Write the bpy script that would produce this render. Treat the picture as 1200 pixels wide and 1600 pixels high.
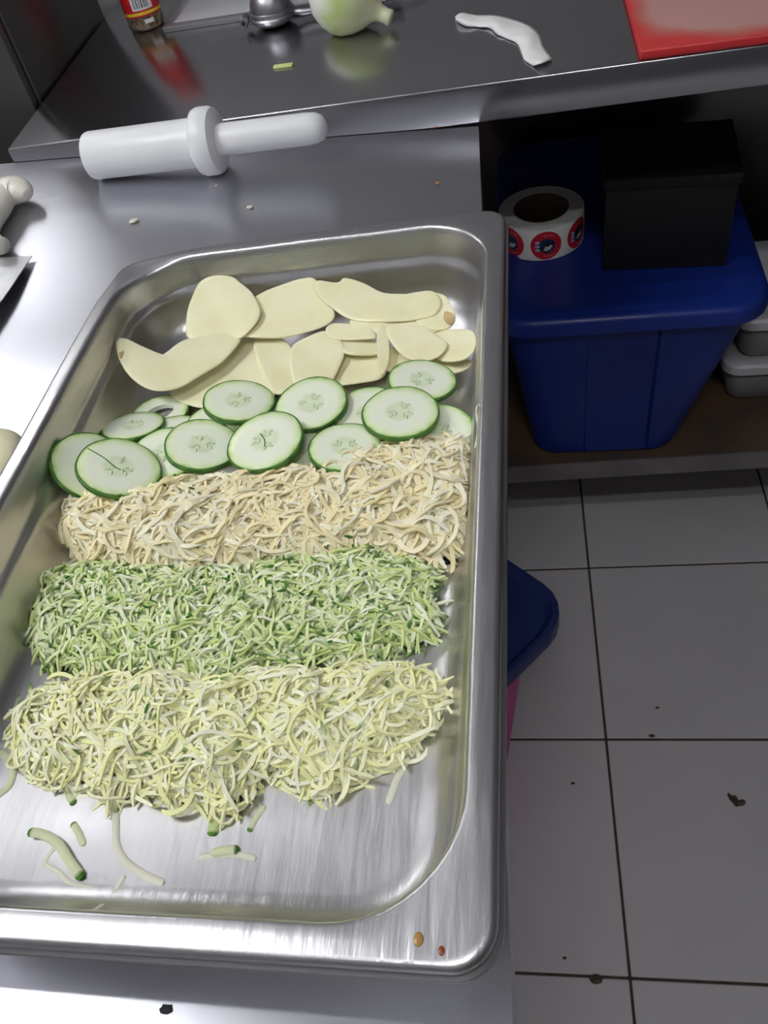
import bpy, bmesh, math, random
import numpy as np
from mathutils import Vector, Matrix
random.seed(7); rng = np.random.default_rng(11)
sc = bpy.context.scene
for o in list(bpy.data.objects): bpy.data.objects.remove(o)
COL = sc.collection
PI = math.pi

# ------------------------------------------------------------------ camera
F_PX = 1308.53
RC = np.array([[0.98192966, 0.10050068, -0.16035509],
               [-0.02805849, -0.76065650, -0.64854792],
               [-0.18715465, 0.64132776, -0.74409128]])       # rows: right, down, forward
CAM = np.array([0.19, -0.34, 1.25])
cd = bpy.data.cameras.new('camera'); cam = bpy.data.objects.new('camera', cd); COL.objects.link(cam)
cd.sensor_fit = 'VERTICAL'; cd.sensor_height = 36.0; cd.lens = F_PX / 1600 * 36.0
cd.clip_start = 0.02; cd.clip_end = 50
M = Matrix.Identity(4)
for i in range(3):
    M[i][0] = RC[0, i]; M[i][1] = -RC[1, i]; M[i][2] = -RC[2, i]; M[i][3] = CAM[i]
cam.matrix_world = M
sc.camera = cam
# ------------------------------------------------------------------ world, exposure
w = bpy.data.worlds.new('world'); sc.world = w; w.use_nodes = True
w.node_tree.nodes['Background'].inputs[0].default_value = (0.75, 0.8, 0.9, 1)
w.node_tree.nodes['Background'].inputs[1].default_value = 0.05
vs = sc.view_settings
vs.view_transform = 'Standard'; vs.look = 'None'; vs.gamma = 1.0; vs.use_curve_mapping = False
vs.exposure = 0.30
LAMP_POS = (-1.0, -0.16, 2.40); LAMP_W = 125.0
LAMP2_POS = (0.30, -0.82, 2.40); LAMP2_W = 54.0
LAMP3_POS = (-1.20, 1.13, 1.80); LAMP3_W = 28.0

# ------------------------------------------------------------------ pixel -> point helpers
def ray(x, y): return RC.T @ np.array([(x - 600) / F_PX, (y - 800) / F_PX, 1.0])
def onz(x, y, z): d = ray(x, y); return CAM + d * (z - CAM[2]) / d[2]
def onax(x, y, a, v): d = ray(x, y); return CAM + d * (v - CAM[a]) / d[a]
PAN_P = np.array([0.0079, -0.0089, 0.9106])
PAN_R = np.array([[0.99946, -0.00303, -0.03270], [0.00364, 0.99981, 0.01898], [0.03264, -0.01909, 0.99928]])
def pan_local(x, y, zl, n=(0, 0, 1)):
    """pixel -> pan-local point on the local plane through height zl"""
    d = PAN_R.T @ ray(x, y); c = PAN_R.T @ (CAM - PAN_P)
    return c + d * ((zl - c[2]) / d[2])
def pan_plane(x, y, P, n):
    d = PAN_R.T @ ray(x, y); c = PAN_R.T @ (CAM - PAN_P)
    return c + d * (np.dot(P - c, n) / np.dot(d, n))
PAN_M = Matrix([[*PAN_R[0], PAN_P[0]], [*PAN_R[1], PAN_P[1]], [*PAN_R[2], PAN_P[2]], [0, 0, 0, 1]])
ZC = 0.88                      # counter top
ZT = 0.838                     # prep table top
def smooth(t): t = min(1, max(0, t)); return t * t * (3 - 2 * t)
def back_y(x): return 0.5535 + (x - 0.135) * 0.0348
def right_x(y): return 0.1705 - 0.0456 * (y + 0.26)
def table_z(x, y): return ZT + 0.0508 * min(0.62, max(0, 0.132 - x)) * smooth((y - 0.24) / 0.3)
def on_table(px, py, dz=0.0):
    z = ZT + dz
    for _ in range(12):
        P = onz(px, py, z); z = table_z(P[0], P[1]) + dz
    return onz(px, py, z)

# ------------------------------------------------------------------ object helpers
def tag(o, label=None, cat=None, group=None, kind=None):
    if label: o['label'] = label
    if cat: o['category'] = cat
    if group: o['group'] = group
    if kind: o['kind'] = kind
    return o
def empty(name, loc=(0, 0, 0), rz=0.0, mat=None):
    o = bpy.data.objects.new(name, None); COL.objects.link(o); o.empty_display_size = 0.02
    if mat is not None: o.matrix_world = mat
    else: o.location = loc; o.rotation_euler = (0, 0, rz)
    return o
def mesh_obj(name, verts, faces, m=None, parent=None, smooth_=True, mat=None, auto=None):
    me = bpy.data.meshes.new(name); me.from_pydata([tuple(v) for v in verts], [], faces); me.update()
    return link_mesh(name, me, m, parent, smooth_, mat, auto)
def link_mesh(name, me, m=None, parent=None, smooth_=True, mat=None, auto=None):
    if m is not None and not me.materials: me.materials.append(m)
    if smooth_: me.polygons.foreach_set('use_smooth', [True] * len(me.polygons))
    if smooth_ and auto:
        try: me.set_sharp_from_angle(angle=math.radians(auto))
        except Exception: pass
    o = bpy.data.objects.new(name, me); COL.objects.link(o)
    if parent is not None: o.parent = parent
    elif mat is not None: o.matrix_world = mat
    return o
def from_bm(name, bm, m=None, parent=None, smooth_=True, mat=None, auto=40):
    bmesh.ops.recalc_face_normals(bm, faces=bm.faces)
    me = bpy.data.meshes.new(name); bm.to_mesh(me); bm.free()
    return link_mesh(name, me, m, parent, smooth_, mat, auto)
def box_bm(bm, x0, x1, y0, y1, z0, z1, bev=0.0, seg=2):
    r = bmesh.ops.create_cube(bm, size=1.0)
    vsn = r['verts']
    for v in vsn: v.co = Vector((x0 + (v.co.x + .5) * (x1 - x0), y0 + (v.co.y + .5) * (y1 - y0), z0 + (v.co.z + .5) * (z1 - z0)))
    if bev > 0:
        es = list({e for v in vsn for e in v.link_edges})
        bmesh.ops.bevel(bm, geom=es, offset=bev, segments=seg, affect='EDGES', profile=0.5)
def box(name, x0, x1, y0, y1, z0, z1, m, parent=None, bev=0.0, mat=None):
    bm = bmesh.new(); box_bm(bm, x0, x1, y0, y1, z0, z1, bev); return from_bm(name, bm, m, parent, True, mat, 35)
def loft(rings, close_u=True, cap0=True, cap1=True):
    n = len(rings[0]); V = [p for r in rings for p in r]; Fc = []
    for i in range(len(rings) - 1):
        for j in range(n if close_u else n - 1):
            k = (j + 1) % n
            Fc.append((i * n + j, i * n + k, (i + 1) * n + k, (i + 1) * n + j))
    if cap0: Fc.append(tuple(range(n))[::-1])
    if cap1: Fc.append(tuple(range((len(rings) - 1) * n, len(rings) * n)))
    return V, Fc
def lathe(name, prof, m, parent=None, n=48, mat=None, auto=40, cap0=True, cap1=True):
    rings = [[(r * math.cos(2 * PI * j / n), r * math.sin(2 * PI * j / n), z) for j in range(n)] for r, z in prof]
    V, Fc = loft(rings, True, cap0, cap1)
    return mesh_obj(name, V, Fc, m, parent, True, mat, auto)
def rrect(hx, hy, r, seg=8):
    out = []
    for cx, cy, a0 in ((hx - r, hy - r, 0), (-(hx - r), hy - r, PI / 2), (-(hx - r), -(hy - r), PI), (hx - r, -(hy - r), 1.5 * PI)):
        for i in range(seg + 1):
            a = a0 + PI / 2 * i / seg; out.append((cx + r * math.cos(a), cy + r * math.sin(a)))
    return out
def catmull(P, n=6, closed=True):
    P = [np.array(p, float) for p in P]; out = []; N = len(P)
    rngi = range(N) if closed else range(N - 1)
    for i in rngi:
        g = (lambda k: P[k % N]) if closed else (lambda k: P[min(max(k, 0), N - 1)])
        p0, p1, p2, p3 = g(i - 1), g(i), g(i + 1), g(i + 2)
        for t in np.linspace(0, 1, n, endpoint=False):
            out.append(0.5 * ((2 * p1) + (-p0 + p2) * t + (2 * p0 - 5 * p1 + 4 * p2 - p3) * t ** 2 + (-p0 + 3 * p1 - 3 * p2 + p3) * t ** 3))
    if not closed: out.append(P[-1])
    return out
def tube(path, radii, nseg=8, flat=1.0):
    """tube along a 3D path; flat squeezes the section vertically"""
    path = [np.array(p, float) for p in path]; rings = []
    for i, p in enumerate(path):
        t = path[min(i + 1, len(path) - 1)] - path[max(i - 1, 0)]; t = t / (np.linalg.norm(t) + 1e-12)
        s = np.cross(t, (0, 0, 1.0)); ln = np.linalg.norm(s)
        s = s / ln if ln > 1e-4 else np.array([1.0, 0, 0]); u = np.cross(s, t)
        r = radii[i] if hasattr(radii, '__len__') else radii
        rings.append([p + s * r * math.cos(a) + u * r * flat * math.sin(a) for a in (2 * PI * k / nseg for k in range(nseg))])
    return loft(rings)

# ------------------------------------------------------------------ materials
def mat(name, base, rough=0.5, metal=0.0, base2=None, nscale=6.0, nstretch=(1, 1, 1), ndetail=4.0, ramp=(0.35, 0.65),
        rough2=None, bump=0.0, bscale=60.0, bstretch=(1, 1, 1), sss=0.0, sss_r=(0.004, 0.003, 0.0015), trans=0.0, ior=1.45,
        spec=None, coat=0.0, attr=None, emit=None, alpha=None):
    m = bpy.data.materials.new(name); m.use_nodes = True; nt = m.node_tree; N = nt.nodes; L = nt.links
    b = N['Principled BSDF']
    b.inputs['Base Color'].default_value = (*base, 1); b.inputs['Roughness'].default_value = rough
    b.inputs['Metallic'].default_value = metal; b.inputs['IOR'].default_value = ior
    if spec is not None: b.inputs['Specular IOR Level'].default_value = spec
    if coat: b.inputs['Coat Weight'].default_value = coat; b.inputs['Coat Roughness'].default_value = 0.15
    if sss: b.inputs['Subsurface Weight'].default_value = sss; b.inputs['Subsurface Radius'].default_value = (1, .9, .7); b.inputs['Subsurface Scale'].default_value = sss_r[0]
    if trans: b.inputs['Transmission Weight'].default_value = trans
    if alpha is not None: b.inputs['Alpha'].default_value = alpha
    if emit: b.inputs['Emission Color'].default_value = (*emit[0], 1); b.inputs['Emission Strength'].default_value = emit[1]
    tc = N.new('ShaderNodeTexCoord')
    def noise(scale, stretch, det=4.0):
        mp = N.new('ShaderNodeMapping'); mp.inputs['Scale'].default_value = stretch
        L.new(tc.outputs['Object'], mp.inputs['Vector'])
        n = N.new('ShaderNodeTexNoise'); n.inputs['Scale'].default_value = scale; n.inputs['Detail'].default_value = det
        L.new(mp.outputs[0], n.inputs['Vector']); return n
    if attr:
        a = N.new('ShaderNodeAttribute'); a.attribute_name = attr; L.new(a.outputs['Color'], b.inputs['Base Color'])
    if base2 is not None or rough2 is not None:
        n = noise(nscale, nstretch, ndetail); r = N.new('ShaderNodeValToRGB')
        r.color_ramp.elements[0].position = ramp[0]; r.color_ramp.elements[1].position = ramp[1]
        L.new(n.outputs['Fac'], r.inputs['Fac'])
        if base2 is not None and not attr:
            mx = N.new('ShaderNodeMix'); mx.data_type = 'RGBA'
            mx.inputs[6].default_value = (*base, 1); mx.inputs[7].default_value = (*base2, 1)
            L.new(r.outputs['Color'], mx.inputs[0]); L.new(mx.outputs[2], b.inputs['Base Color'])
        if rough2 is not None:
            mr = N.new('ShaderNodeMapRange'); mr.inputs[3].default_value = rough; mr.inputs[4].default_value = rough2
            L.new(r.outputs['Color'], mr.inputs[0]); L.new(mr.outputs[0], b.inputs['Roughness'])
    if bump:
        n2 = noise(bscale, bstretch, 5.0); bp = N.new('ShaderNodeBump'); bp.inputs['Strength'].default_value = bump; bp.inputs['Distance'].default_value = 0.001
        L.new(n2.outputs['Fac'], bp.inputs['Height']); L.new(bp.outputs[0], b.inputs['Normal'])
    return m
M_ = {}
M_['steel_table'] = mat('brushed steel of the table', (.60, .60, .645), .25, 1, base2=(.55, .55, .59), nscale=6, ramp=(.15, .85), rough2=.34, bump=.04, bscale=90, bstretch=(1, .15, 1))
M_['steel_counter'] = mat('polished steel of the counter', (.50, .495, .515), .16, 1, base2=(.44, .435, .455), nscale=7, nstretch=(.5, 1.6, 1), ramp=(.15, .85), rough2=.27, bump=.05, bscale=70, bstretch=(.2, 1, 1))
M_['steel_pan'] = mat('worn steel of the pan', (.63, .62, .63), .29, 1, base2=(.57, .56, .57), nscale=18, ramp=(.2, .8), rough2=.40, bump=.38, bscale=150, bstretch=(1, .12, 1))
M_['steel_dark'] = mat('dark steel', (.20, .20, .20), .3, 1, base2=(.15, .145, .145), nscale=3, rough2=.42)
M_['steel_cast'] = mat('cast aluminium', (.42, .42, .44), .33, 1, base2=(.34, .34, .36), nscale=40, rough2=.45, bump=.1)
M_['steel_tray'] = mat('bright tray steel', (.42, .42, .43), .40, 1, ramp=(.2, .8), rough2=.48, nscale=12)
M_['blade'] = mat('knife steel', (.78, .78, .79), .45, 1, base2=(.6, .6, .62), nscale=25, rough2=.4, bump=.08)
M_['tile'] = mat('glazed floor tile', (.64, .61, .62), .38, 0, base2=(.60, .57, .58), nscale=4, rough2=.55, bump=.02, bscale=20)
M_['grout'] = mat('dirty grout', (.085, .065, .05), .9, 0, base2=(.05, .04, .03), nscale=40)
M_['wall'] = mat('wall paint', (.36, .35, .36), .7, 0, base2=(.32, .31, .32), nscale=3)
M_['wall_dark'] = mat('dark wall paint', (.20, .195, .20), .7, 0, base2=(.17, .165, .17), nscale=3)
M_['ceiling'] = mat('ceiling paint', (.30, .30, .31), .8, 0, base2=(.27, .27, .28), nscale=3)
M_['pusher'] = mat('white nylon', (.82, .82, .83), .38, 0, base2=(.76, .77, .79), nscale=9, sss=.15, sss_r=(.006,) * 3)
M_['ivory'] = mat('ivory plastic', (.80, .77, .69), .35, 0, base2=(.74, .70, .60), nscale=20)
M_['red_board'] = mat('red board plastic', (.62, .035, .04), .42, 0, base2=(.52, .03, .035), nscale=10, bump=.05)
M_['potato'] = mat('raw potato', (.93, .89, .62), .34, 0, base2=(.84, .79, .47), nscale=28, ramp=(.3, .75), rough2=.28, sss=.12, bump=.06, bscale=160)
M_['potato_edge'] = mat('browned potato', (.62, .46, .22), .6, 0, base2=(.48, .32, .15), nscale=120)
M_['skin'] = mat('cucumber skin', (.035, .12, .018), .35, 0, base2=(.09, .22, .035), nscale=110, rough2=.5)
M_['seed'] = mat('cucumber seeds', (.74, .80, .54), .25, 0, base2=(.60, .69, .42), nscale=200, sss=.2)
def strand_material():
    """thin wet shreds: colour from the strand itself, part of the light passes through"""
    m = mat('shredded vegetable', (.8, .8, .6), .5, 0, attr='col', spec=.2); nt = m.node_tree; N = nt.nodes; L = nt.links
    at = [n for n in N if n.type == 'ATTRIBUTE'][0]; tr = N.new('ShaderNodeBsdfTranslucent'); L.new(at.outputs['Color'], tr.inputs['Color'])
    mx = N.new('ShaderNodeMixShader'); mx.inputs[0].default_value = .14
    L.new(N['Principled BSDF'].outputs[0], mx.inputs[1]); L.new(tr.outputs[0], mx.inputs[2]); L.new(mx.outputs[0], N['Material Output'].inputs['Surface'])
    return m
M_['strand'] = strand_material()
M_['blue'] = mat('blue tote plastic', (.006, .024, .20), .38, 0, base2=(.005, .020, .17), nscale=8, rough2=.5)
M_['blue_lid'] = mat('dark blue plastic', (.014, .030, .16), .42, 0, base2=(.011, .024, .13), nscale=8)
M_['pink'] = mat('pink plastic', (.62, .04, .30), .4)
M_['black'] = mat('black card', (.008, .008, .008), .6, 0, base2=(.006, .006, .006), nscale=30)
M_['rust_shelf'] = mat('stained shelf', (.10, .055, .030), .65, 0, base2=(.06, .045, .035), nscale=9, ramp=(.4, .6), bump=.2, bscale=50)
M_['shelf_edge'] = mat('dull steel edge', (.30, .28, .27), .5, .7, base2=(.22, .20, .19), nscale=14)
M_['paper'] = mat('paper', (.80, .78, .74), .8, 0, base2=(.74, .72, .68), nscale=60)
M_['towel'] = mat('paper towel', (.88, .87, .86), .9, 0, bump=.2, bscale=300)
M_['core'] = mat('cardboard core', (.16, .10, .06), .8)
M_['s_red'] = mat('sticker red', (.62, .02, .04), .35)
M_['s_blue'] = mat('sticker blue', (.02, .07, .16), .35, 0, base2=(.01, .015, .02), nscale=150)
M_['s_pale'] = mat('sticker pale print', (.66, .66, .60), .4, 0, base2=(.45, .48, .50), nscale=300)
M_['s_text'] = mat('sticker lettering', (.42, .52, .80), .4)
M_['s_pink'] = mat('sticker fine print', (.80, .35, .40), .4)
M_['glass'] = mat('clear jar plastic', (.95, .95, .95), .06, 0, trans=1.0, ior=1.35)
M_['spice'] = mat('dried spice', (.66, .54, .40), .8, 0, base2=(.32, .23, .14), nscale=170, ramp=(.45, .58), bump=.6, bscale=200)
M_['label_red'] = mat('jar label red', (.62, .02, .025), .3)
M_['yellow'] = mat('label yellow', (.85, .62, .04), .35)
M_['white'] = mat('label white', (.85, .85, .86), .4)
M_['ink'] = mat('ink', (.02, .02, .02), .5)
M_['cap'] = mat('jar cap', (.60, .02, .02), .35)
M_['wrap'] = mat('cling film', (.92, .93, .95), .12, 0, trans=.9, ior=1.2)
M_['clear_box'] = mat('cloudy plastic', (.42, .40, .40), .3, 0, trans=.5, ior=1.2)
M_['white_lid'] = mat('white lid plastic', (.62, .61, .63), .4)
M_['debris'] = mat('dry leaf debris', (.045, .025, .015), .8, 0, base2=(.12, .09, .06), nscale=150)
M_['rust'] = mat('dried sauce', (.22, .045, .012), .35)
M_['rust2'] = mat('dried amber sauce', (.36, .20, .05), .3)
M_['crumb'] = mat('pale crumb', (.72, .68, .58), .6)
M_['crumb_o'] = mat('orange crumb', (.42, .20, .06), .6)
M_['crumb_g'] = mat('pale green scrap', (.62, .70, .28), .5)
M_['fixture'] = mat('fixture enamel', (.8, .8, .8), .5)

def disc_material():
    """cucumber flesh: pale centre, watery seed core, greener ring below the skin, by radius in the slice itself"""
    m = bpy.data.materials.new('cucumber flesh'); m.use_nodes = True; nt = m.node_tree; N = nt.nodes; L = nt.links; b = N['Principled BSDF']
    tc = N.new('ShaderNodeTexCoord'); mp = N.new('ShaderNodeMapping'); mp.inputs['Scale'].default_value = (1, 1, 0)
    L.new(tc.outputs['Object'], mp.inputs['Vector'])
    ln = N.new('ShaderNodeVectorMath'); ln.operation = 'LENGTH'; L.new(mp.outputs[0], ln.inputs[0])
    nz = N.new('ShaderNodeTexNoise'); nz.inputs['Scale'].default_value = 140; L.new(tc.outputs['Object'], nz.inputs['Vector'])
    ad = N.new('ShaderNodeMath'); ad.operation = 'MULTIPLY_ADD'; ad.inputs[1].default_value = .0045; L.new(nz.outputs['Fac'], ad.inputs[0]); L.new(ln.outputs['Value'], ad.inputs[2])
    mr = N.new('ShaderNodeMapRange'); mr.inputs[1].default_value = .00225; mr.inputs[2].default_value = .02725; L.new(ad.outputs[0], mr.inputs[0])
    r = N.new('ShaderNodeValToRGB'); e = r.color_ramp.elements
    e[0].position = 0; e[0].color = (.76, .83, .60, 1); e[1].position = 1; e[1].color = (.22, .42, .09, 1)
    for p, c in ((.30, (.71, .79, .54, 1)), (.42, (.85, .89, .73, 1)), (.74, (.84, .89, .70, 1)), (.88, (.74, .84, .52, 1)), (.955, (.52, .68, .28, 1))):
        k = e.new(p); k.color = c
    L.new(mr.outputs[0], r.inputs['Fac']); L.new(r.outputs['Color'], b.inputs['Base Color'])
    b.inputs['Roughness'].default_value = .26; b.inputs['Subsurface Weight'].default_value = .12; b.inputs['Subsurface Scale'].default_value = .004
    bp = N.new('ShaderNodeBump'); bp.inputs['Strength'].default_value = .15; bp.inputs['Distance'].default_value = .001
    L.new(nz.outputs['Fac'], bp.inputs['Height']); L.new(bp.outputs[0], b.inputs['Normal'])
    return m
M_['flesh'] = disc_material()
def board_material():
    m = mat('worn red board top', (.60, .05, .05), .5, 0, bump=.25, bscale=80, bstretch=(1, .3, 1)); nt = m.node_tree; N = nt.nodes; L = nt.links; b = N['Principled BSDF']
    tc = N.new('ShaderNodeTexCoord'); n = N.new('ShaderNodeTexNoise'); n.inputs['Scale'].default_value = 9; n.inputs['Detail'].default_value = 6
    L.new(tc.outputs['Object'], n.inputs['Vector'])
    sx = N.new('ShaderNodeSeparateXYZ'); L.new(tc.outputs['Object'], sx.inputs[0])
    # worn pale zone keeps clear of the board's edges
    def edge(out, c, h):
        a = N.new('ShaderNodeMath'); a.operation = 'SUBTRACT'; a.inputs[1].default_value = c; L.new(out, a.inputs[0])
        b2 = N.new('ShaderNodeMath'); b2.operation = 'ABSOLUTE'; L.new(a.outputs[0], b2.inputs[0])
        c2 = N.new('ShaderNodeMapRange'); c2.inputs[1].default_value = h; c2.inputs[2].default_value = h - .075; L.new(b2.outputs[0], c2.inputs[0]); return c2
    ex = edge(sx.outputs['X'], .2125, .2125); ey = edge(sx.outputs['Y'], .15, .15)
    mu = N.new('ShaderNodeMath'); mu.operation = 'MULTIPLY'; L.new(ex.outputs[0], mu.inputs[0]); L.new(ey.outputs[0], mu.inputs[1])
    ad = N.new('ShaderNodeMath'); ad.operation = 'MULTIPLY_ADD'; L.new(n.outputs['Fac'], ad.inputs[0]); ad.inputs[1].default_value = .9; L.new(mu.outputs[0], ad.inputs[2])
    r = N.new('ShaderNodeValToRGB'); e = r.color_ramp.elements; e[0].position = .45; e[0].color = (.58, .045, .045, 1); e[1].position = 1.1 / 1.4; e[1].color = (.50, .27, .24, 1)
    k = e.new(.62); k.color = (.50, .14, .12, 1)
    L.new(ad.outputs[0], r.inputs['Fac']); L.new(r.outputs['Color'], b.inputs['Base Color'])
    return m
M_['board_top'] = board_material()
def onion_material():
    m = mat('white onion', (.8, .8, .7), .3, 0, sss=.2); nt = m.node_tree; N = nt.nodes; L = nt.links; b = N['Principled BSDF']
    tc = N.new('ShaderNodeTexCoord'); sx = N.new('ShaderNodeSeparateXYZ'); L.new(tc.outputs['Object'], sx.inputs[0])
    mp = N.new('ShaderNodeMapping'); mp.inputs['Scale'].default_value = (1, 1, .12); L.new(tc.outputs['Object'], mp.inputs['Vector'])
    n = N.new('ShaderNodeTexNoise'); n.inputs['Scale'].default_value = 45; L.new(mp.outputs[0], n.inputs['Vector'])
    ad = N.new('ShaderNodeMath'); ad.operation = 'MULTIPLY_ADD'; ad.inputs[1].default_value = .045; L.new(n.outputs['Fac'], ad.inputs[0]); L.new(sx.outputs['Z'], ad.inputs[2])
    mr = N.new('ShaderNodeMapRange'); mr.inputs[1].default_value = -.02; mr.inputs[2].default_value = .062; L.new(ad.outputs[0], mr.inputs[0])
    r = N.new('ShaderNodeValToRGB'); e = r.color_ramp.elements; e[0].position = .25; e[0].color = (.80, .80, .74, 1); e[1].position = .95; e[1].color = (.70, .72, .48, 1)
    k = e.new(.55); k.color = (.52, .62, .24, 1); k = e.new(.75); k.color = (.62, .68, .36, 1)
    L.new(mr.outputs[0], r.inputs['Fac']); L.new(r.outputs['Color'], b.inputs['Base Color']); return m
M_['onion'] = onion_material()

# ================================================================== the room
X0, X1, Y0, Y1, ZH = -2.1, 1.7, -1.7, 1.22, 2.66
fl = box('floor', X0, X1, Y0, Y1, -0.06, -0.0015, M_['grout']); tag(fl, kind='structure')
tag(box('ceiling', X0, X1, Y0, Y1, ZH, ZH + .05, M_['ceiling']), kind='structure')
tag(box('wall_back', X0, X1, Y1, Y1 + .06, -0.06, ZH, M_['wall_dark']), kind='structure')
tag(box('wall_front', X0, X1, Y0 - .06, Y0, -0.06, ZH, M_['wall_dark']), kind='structure')
tag(box('wall_left', X0 - .06, X0, Y0, Y1, -0.06, ZH, M_['wall']), kind='structure')
tag(box('wall_right', X1, X1 + .06, Y0, Y1, -0.06, ZH, M_['wall_dark']), kind='structure')
# floor tiles, 33 cm, one object each
TS = .331; YT = math.radians(1.37); TO = np.array([.2752, .2595])
tme = None
for i in range(-8, 6):
    for j in range(-7, 4):
        c = TO + np.array([math.cos(YT), math.sin(YT)]) * (i + .5) * TS + np.array([-math.sin(YT), math.cos(YT)]) * (j + .5) * TS
        if not (X0 + .235 < c[0] < X1 - .235 and Y0 + .235 < c[1] < Y1 - .05): continue
        if tme is None:
            bm = bmesh.new(); h = TS / 2 - .0018; box_bm(bm, -h, h, -h, h, -.012, 0, .0012, 1)
            t = from_bm('tile', bm, M_['tile'], fl, True, None, 30); tme = t.data
        else: t = link_mesh('tile', tme, None, fl, False)
        t.location = (c[0], c[1], random.uniform(-.0003, .0003)); t.rotation_euler = (0, 0, YT + random.choice((0, PI / 2, PI)))

# ------------------------------------------------------------------ ceiling lamps
def ceiling_lamp(pos, radiance, label):
    """suspended twin tube fitting: the tubes themselves give the light, up to the ceiling as well"""
    t = empty('ceiling_lamp', (pos[0], pos[1], ZH)); dz = pos[2] - ZH
    tag(t, label, 'lamp')
    bm = bmesh.new(); box_bm(bm, -.31, .31, -.035, .035, dz + .0, dz + .045, .004); from_bm('housing', bm, M_['fixture'], t)
    lm_ = mat('lit tube', (.9, .9, .9), .4, emit=((.965, .985, 1.0), radiance))
    for s in (-1, 1):
        V, Fc = tube([(-.28, s * .10, dz), (.28, s * .10, dz)], .016, 14); mesh_obj('tube', V, Fc, lm_, t)
        for e in (-1, 1):
            V, Fc = tube([(e * .29, 0, dz + .02), (e * .29, s * .10, dz), (e * .281, s * .10, dz)], [.008, .012, .012], 10); mesh_obj('tube_holder', V, Fc, M_['fixture'], t)
            V, Fc = tube([(e * .2, 0, dz + .04), (e * .2 + .001, 0, 0)], .003, 8)
            if s == 1: mesh_obj('rod', V, Fc, M_['fixture'], t)
    return t
ceiling_lamp(LAMP_POS, LAMP_W, 'twin tube ceiling lamp above the near left of the steel table')
ceiling_lamp(LAMP2_POS, LAMP2_W, 'twin tube ceiling lamp behind the camera')
ceiling_lamp(LAMP3_POS, LAMP3_W, 'twin tube lamp hung low along the back wall at the left')

# ================================================================== prep table (near)
tb = empty('prep_table', (-.25, 0, 0)); tag(tb, 'grey stainless steel prep table carrying the large food pan', 'table')
TX0, TY0 = -0.86, -0.62
def tsheet(name, dz0, dz1, m):
    nx, ny = 48, 40; V = []; Fc = []
    for k, dz in enumerate((dz0, dz1)):
        for j in range(ny + 1):
            for i in range(nx + 1):
                v = j / ny; u = i / nx
                xr = right_x(TY0 + v * (back_y(0) - TY0)); x = TX0 + u * (xr - TX0)
                yb = back_y(x) - .0008; y = TY0 + v * (yb - TY0)
                V.append((x + .25, y, table_z(x, y) + dz))
    n = (nx + 1) * (ny + 1); idx = lambda k, i, j: k * n + j * (nx + 1) + i
    for j in range(ny):
        for i in range(nx):
            Fc.append((idx(0, i, j), idx(0, i + 1, j), idx(0, i + 1, j + 1), idx(0, i, j + 1)))
            Fc.append((idx(1, i, j), idx(1, i, j + 1), idx(1, i + 1, j + 1), idx(1, i + 1, j)))
    for i in range(nx):
        Fc.append((idx(1, i, 0), idx(1, i + 1, 0), idx(0, i + 1, 0), idx(0, i, 0))); Fc.append((idx(0, i, ny), idx(0, i + 1, ny), idx(1, i + 1, ny), idx(1, i, ny)))
    for j in range(ny):
        Fc.append((idx(0, 0, j), idx(0, 0, j + 1), idx(1, 0, j + 1), idx(1, 0, j))); Fc.append((idx(1, nx, j), idx(1, nx, j + 1), idx(0, nx, j + 1), idx(0, nx, j)))
    return mesh_obj(name, V, Fc, m, tb, True, None, 40)
tsheet('table_top', 0, -.0025, M_['steel_table'])
def wall_strip(name, P, Q, z0, z1, th, m, parent, ztop=None):
    P = np.array(P); Q = np.array(Q); d = (Q - P) / np.linalg.norm(Q - P); n = np.array([-d[1], d[0]]) * th
    V = []
    for A, zt in ((P, z1 if ztop is None else ztop[0]), (Q, z1 if ztop is None else ztop[1])):
        for B in (A, A + n): V += [(B[0] + .25, B[1], z0), (B[0] + .25, B[1], zt)]
    Fc = [(0, 1, 5, 4), (2, 6, 7, 3), (1, 3, 7, 5), (0, 4, 6, 2), (0, 2, 3, 1), (4, 5, 7, 6)]
    return mesh_obj(name, V, Fc, m, parent, False)
yb = back_y(.13) - .004
wall_strip('side_apron', (right_x(TY0) - .001, TY0 + .002), (right_x(yb) - .001, yb), ZT - .085, ZT - .002, .002, M_['steel_table'], tb)
wall_strip('front_apron', (TX0, TY0), (right_x(TY0) - .004, TY0), ZT - .085, ZT - .0025, .002, M_['steel_table'], tb)
wall_strip('side_apron', (TX0, back_y(TX0) - .004), (TX0, TY0 + .004), ZT - .085, ZT - .0025, .002, M_['steel_table'], tb)
for lx, ly in ((-.80, -.55), (.02, -.55), (-.80, .45), (.02, .45)):
    lg = lathe('leg', [(.019, .03), (.019, ZT - .01)], M_['steel_dark'], tb, 20); lg.location = (lx + .25, ly, 0)
    ft = lathe('foot', [(.024, 0), (.026, .012), (.020, .03)], M_['black'], lg, 20)

# ================================================================== back counter
CYAW = math.radians(1.99)
cx0, cy0 = -.3945, .5354
ct = empty('steel_counter', (cx0, cy0, 0), CYAW); tag(ct, 'long grey stainless steel counter at the back with the red cutting board', 'counter')
CW, CDEP = 1.95, .60
bm = bmesh.new(); box_bm(bm, 0, CW, 0, CDEP, ZC - .040, ZC, .0022, 3); from_bm('counter_top', bm, M_['steel_counter'], ct)
bm = bmesh.new(); box_bm(bm, .02, CW - .02, .10, CDEP - .005, ZC - .30, ZC - .041); 
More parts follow.
